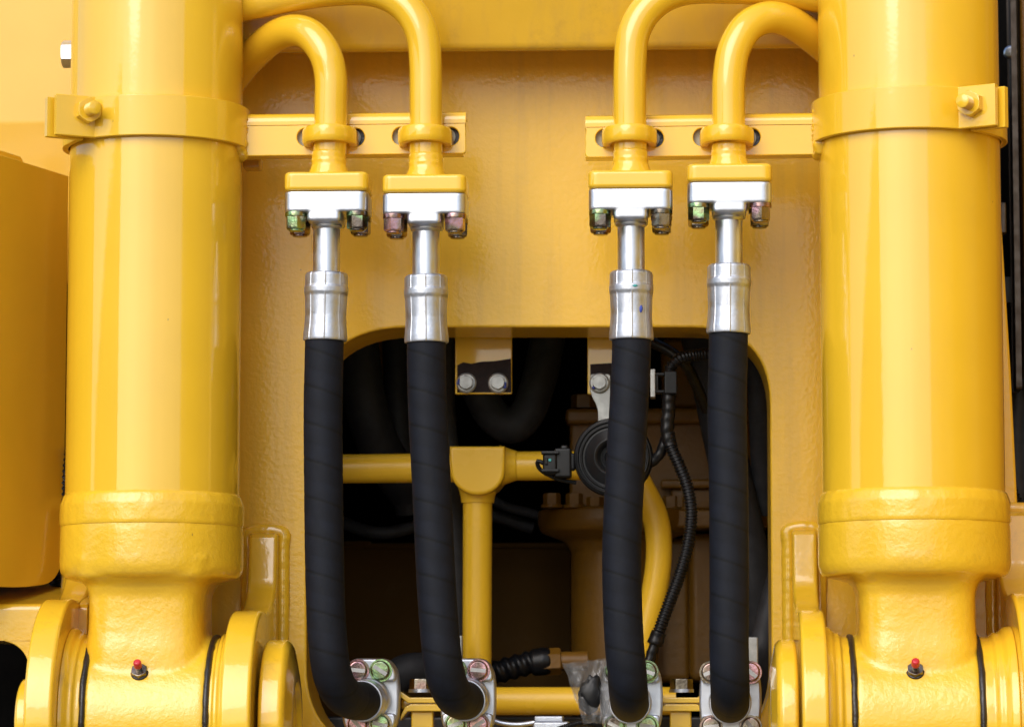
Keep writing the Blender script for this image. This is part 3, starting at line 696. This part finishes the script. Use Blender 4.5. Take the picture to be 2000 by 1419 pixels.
# saddle mounts with nuts
def saddle(label, px, nutx, post):
    t = thing('pipe_saddle_mount', label, 'pipe mount', W(px, 1419, .16), 'small saddle mounts between hose flanges')
    Y = .14
    x0, x1 = px-46, px+52
    up = [(x0, 1349), (x0+18, 1361), (x1-18, 1361), (x1, 1349), (x1, 1358), (x1-14, 1372), (x0+14, 1372), (x0, 1360)]
    lo_ = [(x0, 1398), (x0+8, 1380), (x0+20, 1374), (x1-20, 1374), (x1-8, 1380), (x1, 1398), (x1, 1406), (x1-14, 1388), (x0+14, 1388), (x0, 1406)]
    mk('upper_strap', plate([px2(up, Y)], Y, .05, .0012), M_PIPE, t)
    mk('lower_strap', plate([px2(lo_, Y)], Y, .05, .0012), M_PIPE, t)
    mk('post', pbox(post[0], 1388, post[1], 1500, Y+.008, .03, .002), M_PIPE, t)
    nx = W(nutx, 1352, Y+.02)
    mk('washer', lathe([(R(25), 0), (R(25), .004)], (nx.x, Y+.02, W(nutx, 1351, Y).z), (0, 0, 1), 32), M_ZINC, t)
    mk('nut', hexa(R(23), .0125, .12, (0, 0, 1), (nx.x, Y+.02, W(nutx, 1351, Y).z+.004)), M_CO, t)
    mk('cushion', pbox(px-44, 1364, px+48, 1384, Y+.015, .03, .003), M_LUG, t)
    return t
saddle('small yellow saddle mount between the first and second hose flanges', 828, 822, (803, 846))
saddle('small yellow saddle mount with clear hex nut between the third and fourth hose flanges', 1328, 1331, (1308, 1351))

# horn
YHN = .235
t = thing('horn', 'round black disc horn with ribbed rim half hidden behind the third hose', 'horn', W(1198, 893, YHN))
c = W(1198, 893, YHN)
pr = [(.0001, .012), (.008, .012), (.010, .006), (.0155, .004), (.019, .016), (.022, .018), (.035, .010), (.0375, .010), (.038, .0135), (.0395, .0135), (.040, .009), (.0425, .009), (.0430, .0125), (.0445, .0125), (.045, .008), (.0472, .0075), (.0490, .002), (.0490, -.006), (.0470, -.010), (.030, -.020), (.0001, -.024)]
mk('diaphragm_cover', lathe(rnd(pr, .0009, 3), c, (-.06, -1, -.02), 96), M_HORN, t, ang=50)
mk('mount_strap', plate([rpoly(px2([(1153, 730), (1192, 730), (1192, 762), (1192, 840), (1168, 840), (1168, 795), (1153, 770)], .28), [.004, .004, .003, .003, .003, .012, .012])], .279, .0028, .0006), M_GREY, t)
bolt_flanged(t, 1171, 748, .2788, (-.6, -.7, .7))
k1 = mk('connector', join(pbox(1082, 874, 1116, 932, .228, .026, .003), pbox(1060, 884, 1088, 926, .225, .03, .003), pbox(1107, 884, 1124, 918, .232, .016, .003), pbox(1094, 868, 1110, 880, .23, .02, .003)), M_PLAS, t)
mk('latch', join(pbox(1057, 880, 1092, 886, .220, .012, .001), pbox(1057, 915, 1092, 921, .220, .012, .001), pbox(1064, 893, 1070, 907, .222, .006, .001)), M_PLAS, k1)
dd = W(1074, 898, .2235); mk('dot', lathe([(.0019, 0), (.0017, .0008), (.0005, .001)], dd, (0, -1, 0), 12), M_TEAL, k1)
mk('wire', sweep(spline([W(1064, 905, .235), W(1050, 900, .235), W(1056, 917, .24), (W(1090, 935, .245)), W(1125, 942, .25)], .003), .0028, 10), M_PLAS, t)

# wiring harness
def corr(path, r, pitch=.0042, name='corrugated_sleeve', parent=None, step=None, m=None):
    pts = spline(path, pitch/5)
    return mk(name, sweep(pts, r, 18, mod=lambda s, a: 1+.13*max(-.7, min(.9, 1.6*math.sin(2*PI*s/pitch)))), m or M_PLAS, parent, ang=50)
t = thing('wiring_harness', 'black corrugated wiring sleeve looping down between the third and fourth hoses', 'cable', W(1310, 1290, .22))
YW = .225
corr([W(1450, 696, YW+.03), W(1400, 692, YW+.02), W(1360, 693, YW+.01), W(1328, 700, YW), W(1310, 718, YW), W(1308, 730, YW)], R(11, YW), parent=t)
corr([W(1306, 845, YW), W(1312, 875, YW), W(1327, 910, YW), W(1342, 950, YW), W(1350, 1000, YW), W(1344, 1060, YW), W(1328, 1120, YW), W(1306, 1180, YW), W(1286, 1235, YW)], R(11.5, YW), parent=t)
wrapm = lambda s, a: 1+.05*math.sin(2*PI*(s/.012-a/(2*PI)))+.08*mnoise.noise(Vector((s*130, math.cos(a), math.sin(a))))
mk('taped_section', sweep(spline([W(1306, 766, YW), W(1306, 800, YW), W(1303, 840, YW), W(1309, 870, YW)], .0015), R(13, YW), 20, mod=wrapm), M_PLAS, t, ang=70)
mk('taped_branch', sweep(spline([W(1303, 840, YW+.004), W(1296, 868, YW+.006), W(1286, 890, YW+.008), W(1268, 905, YW+.012)], .0015), R(10, YW), 20, mod=wrapm), M_PLAS, t, ang=70)
mk('plug', sweep(spline([W(1292, 1222, YW), W(1283, 1245, YW), W(1277, 1262, YW), W(1268, 1290, YW)], .0012), lambda s: R(15 if .008 < s < .024 else 10, YW), 16, mod=wrapm), M_PLAS, t, ang=60)
k2 = mk('clip', join(pbox(1297, 724, 1323, 769, YW-.012, .03, .002), pbox(1278, 727, 1298, 733, YW-.004, .02, .001), pbox(1278, 761, 1298, 767, YW-.004, .02, .001), pbox(1281, 732, 1286, 762, YW-.004, .012, .001)), M_PLAS, t)
mk('clip_plate', pbox(1270, 720, 1280, 775, YW-.008, .03, .001), M_GREY, t)
o = mk('black_cable', sweep(spline([W(1240, 640, .29), W(1275, 668, .285), W(1305, 684, .28), W(1335, 708, .28), W(1352, 735, .30), W(1380, 800, .34)], .005), R(11, .28), 20), M_PLAS, at=W(1305, 684, .28))
tag(o, 'short smooth shiny black cable slanting down from the opening top behind the third hose', 'cable')

# dark hoses deeper inside
def dhose(label, path, r, m=M_RUBD, spiral=0, nm='rubber_hose'):
    P = [W(*q) for q in path]
    md = (lambda s, a: 1-.02*math.exp(-(((s/.05+a/(2*PI)) % 1-.5)/.04)**2)) if spiral else None
    o = mk(nm, sweep(spline(P, .004), R(r, path[1][2]), 28, mod=md), m, at=P[0])
    return tag(o, label, 'hose', 'dim hoses inside the opening')
dhose('dim black hose bent in a U below the hanging bracket with two bolts', [(1080, 600, .50), (1066, 680, .50), (1052, 745, .49), (1030, 805, .48), (1000, 832, .48), (962, 810, .49), (935, 760, .50), (905, 690, .52), (880, 600, .53)], 34, spiral=1)
dhose('dim upright black hose just left of the second hydraulic hose', [(772, 600, .55), (774, 700, .55), (777, 800, .55), (785, 900, .56), (800, 1000, .58)], 27)
dhose('black hose curving down at the opening left corner', [(690, 600, .50), (700, 690, .50), (712, 780, .50), (745, 880, .53), (800, 960, .58)], 42)
dhose('slanting black hose behind the rightmost hydraulic hose', [(1360, 620, .42), (1385, 720, .42), (1412, 850, .42), (1440, 980, .42), (1470, 1120, .42), (1490, 1250, .44)], 40)
dhose('black hose at the lower right corner of the opening', [(1535, 1080, .34), (1515, 1150, .33), (1495, 1230, .32), (1480, 1320, .31), (1475, 1450, .31)], 24, M_RUBD, 1)
dhose('black hose rising at the upper right corner of the opening', [(1478, 640, .36), (1482, 760, .37), (1486, 860, .40), (1492, 1000, .44)], 22)
dhose('thin black hose sagging across behind the T-shaped brace, left side', [(640, 1010, .60), (740, 1040, .58), (840, 1020, .60), (930, 1000, .64), (1040, 1030, .66)], 12)
dhose('thin black hose crossing behind the brace toward the valve body', [(840, 900, .62), (900, 930, .62), (980, 985, .62), (1060, 1010, .64), (1120, 1060, .66)], 9)
dhose('black hose behind the second hydraulic hose, left of the brace upright', [(870, 600, .47), (868, 760, .47), (876, 880, .47), (890, 1050, .47), (895, 1230, .47), (892, 1420, .47)], 20)
dhose('round black hose end low behind the first saddle mount', [(720, 1385, .46), (765, 1330, .46), (805, 1308, .46), (860, 1320, .48), (900, 1380, .5)], 34)

# curved yellow pipe
o = mk('curved_pipe', sweep(spline([W(1225, 900, .36), W(1252, 950, .36), (W(1280, 1010, .36)), W(1287, 1075, .36), W(1280, 1145, .36), W(1262, 1225, .36), W(1250, 1300, .36), W(1245, 1420, .36)], .005), R(25.5, .36), 36), M_BRACE, at=W(1250, 1300, .36))
tag(o, 'yellow pipe curving down behind the third hydraulic hose', 'pipe')

# valve body behind the horn
YV = .56
t = thing('valve_body', 'dim shaded yellow valve housing with bolted flange behind the horn', 'valve housing', W(1250, 1330, YV), )
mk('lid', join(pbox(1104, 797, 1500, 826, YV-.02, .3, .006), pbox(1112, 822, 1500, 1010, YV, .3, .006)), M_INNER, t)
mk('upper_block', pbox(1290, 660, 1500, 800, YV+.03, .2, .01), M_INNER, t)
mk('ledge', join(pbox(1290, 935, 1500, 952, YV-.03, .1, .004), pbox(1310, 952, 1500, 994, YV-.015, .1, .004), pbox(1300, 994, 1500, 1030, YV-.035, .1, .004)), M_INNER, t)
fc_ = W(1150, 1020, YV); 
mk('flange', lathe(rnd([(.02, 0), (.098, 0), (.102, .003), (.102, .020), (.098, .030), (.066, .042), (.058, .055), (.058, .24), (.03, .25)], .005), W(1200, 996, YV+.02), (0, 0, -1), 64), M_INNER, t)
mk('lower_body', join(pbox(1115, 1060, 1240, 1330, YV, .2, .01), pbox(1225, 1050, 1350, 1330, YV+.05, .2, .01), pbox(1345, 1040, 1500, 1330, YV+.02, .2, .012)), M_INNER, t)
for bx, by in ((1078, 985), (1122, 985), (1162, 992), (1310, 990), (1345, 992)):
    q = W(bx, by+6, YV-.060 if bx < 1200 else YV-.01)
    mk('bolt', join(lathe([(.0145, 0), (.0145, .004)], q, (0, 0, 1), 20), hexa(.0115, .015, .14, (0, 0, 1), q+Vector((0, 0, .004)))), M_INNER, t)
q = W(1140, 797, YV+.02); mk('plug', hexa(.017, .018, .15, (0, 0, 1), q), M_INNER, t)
# back plate
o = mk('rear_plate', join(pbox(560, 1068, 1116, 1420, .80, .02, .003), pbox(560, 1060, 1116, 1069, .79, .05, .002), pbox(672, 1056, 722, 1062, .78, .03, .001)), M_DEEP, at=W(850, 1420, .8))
tag(o, 'very dark shaded plate deep in the opening behind the brace upright', 'steel plate')
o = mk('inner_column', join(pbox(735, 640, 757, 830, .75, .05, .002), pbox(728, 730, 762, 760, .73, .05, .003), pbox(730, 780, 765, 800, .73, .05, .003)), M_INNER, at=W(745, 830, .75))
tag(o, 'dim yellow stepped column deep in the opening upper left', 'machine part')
# spiral-wrapped hose and its fitting
YS = .42
t = thing('wrapped_hose', 'glossy black spiral wrapped hose with hex fitting behind the lower pipe', 'hose', W(1000, 1330, YS))
mk('hose', sweep(spline([W(920, 1330, YS), W(960, 1315, YS), W(1000, 1303, YS), W(1040, 1292, YS)], .0015), R(22, YS), 24, mod=lambda s, a: 1+.10*math.sin(2*PI*(s/.014-a/(2*PI)))), M_PLAS, t, ang=70)
mk('boot', lathe(rnd([(R(20), 0), (R(28), .004), (R(30), .018), (R(27), .028), (R(16), .030)], .003), W(1034, 1294, YS), (1, 0, .12), 36), M_PLAS, t)
mk('fitting', join(hexa(R(29), .024, .1, (1, 0, .05), W(1060, 1292, YS)), lathe([(R(20), 0), (R(20), .035)], W(1095, 1290, YS), (1, 0, .02), 28)), M_INNER, t)
# grey plates seen beside the hoses
for lab, a, b, cc, d_ in (('narrow grey plate edge between the rightmost hose and the plate edge', 1446, 1243, 1482, 1420), ('narrow grey plate edge beside the brace upright', 886, 1240, 903, 1420)):
    o = mk('grey_bracket', join(pbox(a, b, cc, d_, .27, .012, .002), pbox(a-2, b+4, a+6, d_, .282, .03, .001)), M_GREY, at=W(a, d_, .27)); tag(o, lab, 'bracket')
# silver fittings at the picture bottom
o = mk('steel_fitting', join(pbox(1043, 1397, 1100, 1409, .2, .03, .002), pbox(1040, 1408, 1112, 1440, .19, .05, .003)), M_FERR, at=W(1075, 1419, .2)); tag(o, 'flat silver fitting at the very bottom under the lower yellow pipe', 'fitting')
o = corr([W(1090, 1424, .17), W(1125, 1412, .17), W(1150, 1411, .17), W(1180, 1420, .17)], R(6, .17), .0022, name='braided_cable'); tag(o, 'thin dark braided cable at the very bottom beside the plastic bag', 'cable')
o = mk('thin_line', sweep(spline([W(950, 1398, .2), W(975, 1410, .2), W(1010, 1414, .2), W(1045, 1410, .2)], .003), R(5, .2), 12), M_ZINC, at=W(1000, 1412, .2)); tag(o, 'thin silver line curving at the bottom right of the second hose flange', 'pipe')
o = mk('dark_crossmember', pbox(560, 1398, 1500, 1470, .34, .05, .004), M_DKST, at=W(1000, 1470, .34)); tag(o, 'dark steel crossmember under the lower pipe at the picture bottom', 'beam')

# plastic bag
m, nt_, p = mat('clear_film')
p.inputs['Base Color'].default_value = (.20, .20, .20, 1); p.inputs['Roughness'].default_value = .05; p.inputs['IOR'].default_value = 1.6
tr = N(nt_, 'ShaderNodeBsdfTransparent'); mx = N(nt_, 'ShaderNodeMixShader'); outn = nt_.nodes['Material Output']
fcn = ramp(nt_, noise(nt_, coords(nt_), 45, 4, .6), [(.35, .22), (.75, .60)])
nt_.links.new(fcn, mx.inputs[0]); nt_.links.new(tr.outputs[0], mx.inputs[1]); nt_.links.new(p.outputs[0], mx.inputs[2]); nt_.links.new(mx.outputs[0], outn.inputs[0])
nt_.links.new(bump(nt_, noise(nt_, coords(nt_), 60, 4), .004), p.inputs['Normal'])
M_FILM = m
t = thing('plastic_bag', 'crumpled clear plastic bag with a dark piece inside, left of the third hose flange', 'plastic bag', W(1150, 1400, .10))
def sheet(c4, Y, amp, seed):
    V, F = [], []; n = 26
    for i in range(n+1):
        for j in range(n+1):
            u, v = i/n, j/n
            x = (c4[0][0]*(1-u)+c4[1][0]*u)*(1-v)+(c4[3][0]*(1-u)+c4[2][0]*u)*v
            y = (c4[0][1]*(1-u)+c4[1][1]*u)*(1-v)+(c4[3][1]*(1-u)+c4[2][1]*u)*v
            q = W(x, y, Y); k = mnoise.noise(Vector((u*4+seed, v*3, seed)))+.6*abs(mnoise.noise(Vector((u*7+v*5, v*2, seed+4))))
            q += Vector((mnoise.noise(Vector((u*5, v*5, seed+9)))*.002, k*amp, mnoise.noise(Vector((u*5, v*5, seed+7)))*.002)); V.append(q)
    for i in range(n):
        for j in range(n): a = i*(n+1)+j; F.append((a, a+1, a+n+2, a+n+1))
    return V, F
mk('bag_film', sheet([(1098, 1294), (1200, 1284), (1200, 1412), (1140, 1412)], .085, .018, 1.3), M_FILM, t, ang=80)
mk('bag_film', sheet([(1100, 1296), (1200, 1286), (1200, 1412), (1142, 1412)], .098, .012, 5.1), M_FILM, t, ang=80)
bm = bmesh.new(); bmesh.ops.create_icosphere(bm, subdivisions=4, radius=1)
for v in bm.verts:
    k = 1+.35*mnoise.noise(v.co*1.6)+.15*mnoise.noise(v.co*4); v.co = W(1155, 1355, .093)+Vector((v.co.x*.014*k, v.co.y*.007, v.co.z*.021*k+v.co.x*.004))
mk('dark_piece', bm_out(bm), M_PLAS, t, ang=80)

# ------------------------------------------------------------------ left side of the machine
# upper housing: tilted upper sheet, vertical lower sheet
YU = .24
zk = W(70, 240, YU).z
prof = [(YU-.01, zk+.6), (YU, zk), (YU+.035, zk-.2), (YU+.14, zk-.2), (YU+.14, zk+.6)]
prof = rnd(prof+[prof[0]], .004, 4)[:-1]
xa, xb = W(-400, 200, YU).x, W(200, 200, YU).x
t = thing('side_housing', 'pale yellow upper side housing at the top left corner of the picture', 'machine housing', Vector((xa, YU, zk-.2)))
mk('panel', prism([Vector((xa, y, z)) for y, z in prof], (xb-xa, 0, 0), .001, 1), M_HOUSE, t)
c = W(150, 106, .17)
mk('bolt', join(hexa(R(29), .014, .14, (-1, 0, 0), c+Vector((-.004, 0, 0))), lathe([(R(20), 0), (R(20), .03)], c+Vector((-.004, 0, 0)), (1, 0, 0), 24)), M_ZINC, t)
mk('bolt_boss', rbox(c+Vector((.03, .04, 0)), (.03, .10, .04), .003), M_SIDE, t)
# lower box, its visible side running back to the right
P0, P1 = W(-60, 296, -.08), W(134, 345, .15)
dirv = Vector((P1.x-P0.x, P1.y-P0.y, 0)).normalized(); nb = Vector((-dirv.y, dirv.x, 0))
if nb.y < 0: nb = -nb
zt, zlo = W(134, 344, .15).z, W(0, 1141, -.05).z
Lb = (Vector((P1.x, P1.y, 0))-Vector((P0.x, P0.y, 0))).length
loc2 = rpoly([(-.03, zt), (Lb, zt), (Lb, zlo+.012), (Lb-.10, zlo), (-.03, zlo)], [.001, .001, .05, .06, .001], 8)
org = Vector((P0.x, P0.y, 0))
o = mk('side_box', prism([org+dirv*a+Vector((0, 0, b)) for a, b in loc2], nb*.16, .016, 6), M_SIDE, at=Vector((P0.x, P0.y, zlo)))
tag(o, 'tall dark shaded yellow side box left of the left cylinder, with rounded lower corner', 'machine box')
ofs = Vector((0, 0, .0))
o = mk('box_lip', prism([org+dirv*a+nb*.03+Vector((0, 0, b)) for a, b in rpoly([(-.03, zt-.002), (Lb*.78, zt-.002), (Lb*.74, zt+.016), (-.03, zt+.016)], [0, .004, .006, 0])], nb*.03, .003, 3), M_SIDE, o)
# lower left shelf of the bracket casting
Yq = .03
t = thing('side_bracket', 'yellow bracket arm with rounded black cut-out at the lower left edge', 'bracket', W(20, 1419, Yq))
zt_, zf_, zl_ = W(50, 1139, .2).z, W(50, 1180, Yq).z, W(50, 1250, Yq).z
xa, xb = W(-300, 1200, Yq).x, W(190, 1200, .1).x
pr = rnd([(Yq, zl_), (Yq, zf_), (.19, zt_), (.22, zt_), (.22, zl_), (Yq+.001, zl_)], .007, 5)
mk('arm', prism([Vector((xa, y, z)) for y, z in pr], (xb-xa, 0, 0), .001, 1), M_LUG, t)
cp = px2([(8, 1247), (100, 1247), (100, 1700), (62, 1700), (62, 1306)] + [(62-54*(1-math.cos(a)), 1306-54*math.sin(a)) for a in [PI/2*k/10 for k in range(1, 10)]], Yq+.02)
mk('corner', plate([cp], Yq+.001, .18, .001), M_LUG, t)
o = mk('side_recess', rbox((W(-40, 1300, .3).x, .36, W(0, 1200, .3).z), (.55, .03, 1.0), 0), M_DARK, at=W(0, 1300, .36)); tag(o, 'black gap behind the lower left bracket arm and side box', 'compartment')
o = corr([W(150, 880, .16), W(124, 960, .16), W(112, 1040, .16), W(118, 1100, .17), W(130, 1180, .18)], R(24, .16), .0068, name='corrugated_hose'); tag(o, 'black corrugated hose squeezed between the side box and left cylinder', 'hose')

# ------------------------------------------------------------------ right edge of the picture
t = thing('edge_frame', 'brown grey upright frame strips at the right edge of the picture', 'frame', W(1990, 1419, .42))
mk('strip', pbox(1978, -100, 1990, 760, .38, .05, .004), M_BRONZE, t)
mk('strip', pbox(1990.5, -100, 2055, 760, .40, .05, .004), M_INNER, t)
mk('sky_block_sheet', pbox(2060, -300, 4500, 1700, .40, .05, .004), M_INNER, t)  # unseen sheet added to keep sky out of the right cylinder's edge reflection
mk('cross_strip', pbox(1955, 540, 1979, 592, .46, .02, .002), M_DKST, t)
mk('clip', pbox(1953, 395, 1966, 455, .34, .02, .002), M_BRONZE, t)
q = W(1974, 103, .40); mk('bolt', lathe(rnd([(.001, 0), (.009, 0), (.009, .003), (.006, .006), (.0005, .0065)], .001), q, (-.4, -1, 0), 24), M_ZINC, t)
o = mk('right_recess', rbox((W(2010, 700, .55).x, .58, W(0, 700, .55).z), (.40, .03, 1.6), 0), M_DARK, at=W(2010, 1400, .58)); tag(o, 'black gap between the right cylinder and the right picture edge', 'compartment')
dhose('black hose hanging at the right picture edge', [(1990, 740, .45), (1984, 860, .45), (1990, 1000, .45), (2000, 1100, .45)], 18)
o = corr([W(1970, 960, .40), W(1990, 1010, .40), W(2010, 1060, .40)], R(17, .40), .006, name='corrugated_hose'); tag(o, 'black corrugated hose low at the right picture edge beside the plate', 'hose')
o = mk('small_block', pbox(1990, 1105, 2060, 1140, .25, .05, .004), M_LUG, at=W(2000, 1140, .25)); tag(o, 'small yellow block at the right picture edge above the outer lug', 'machine part')
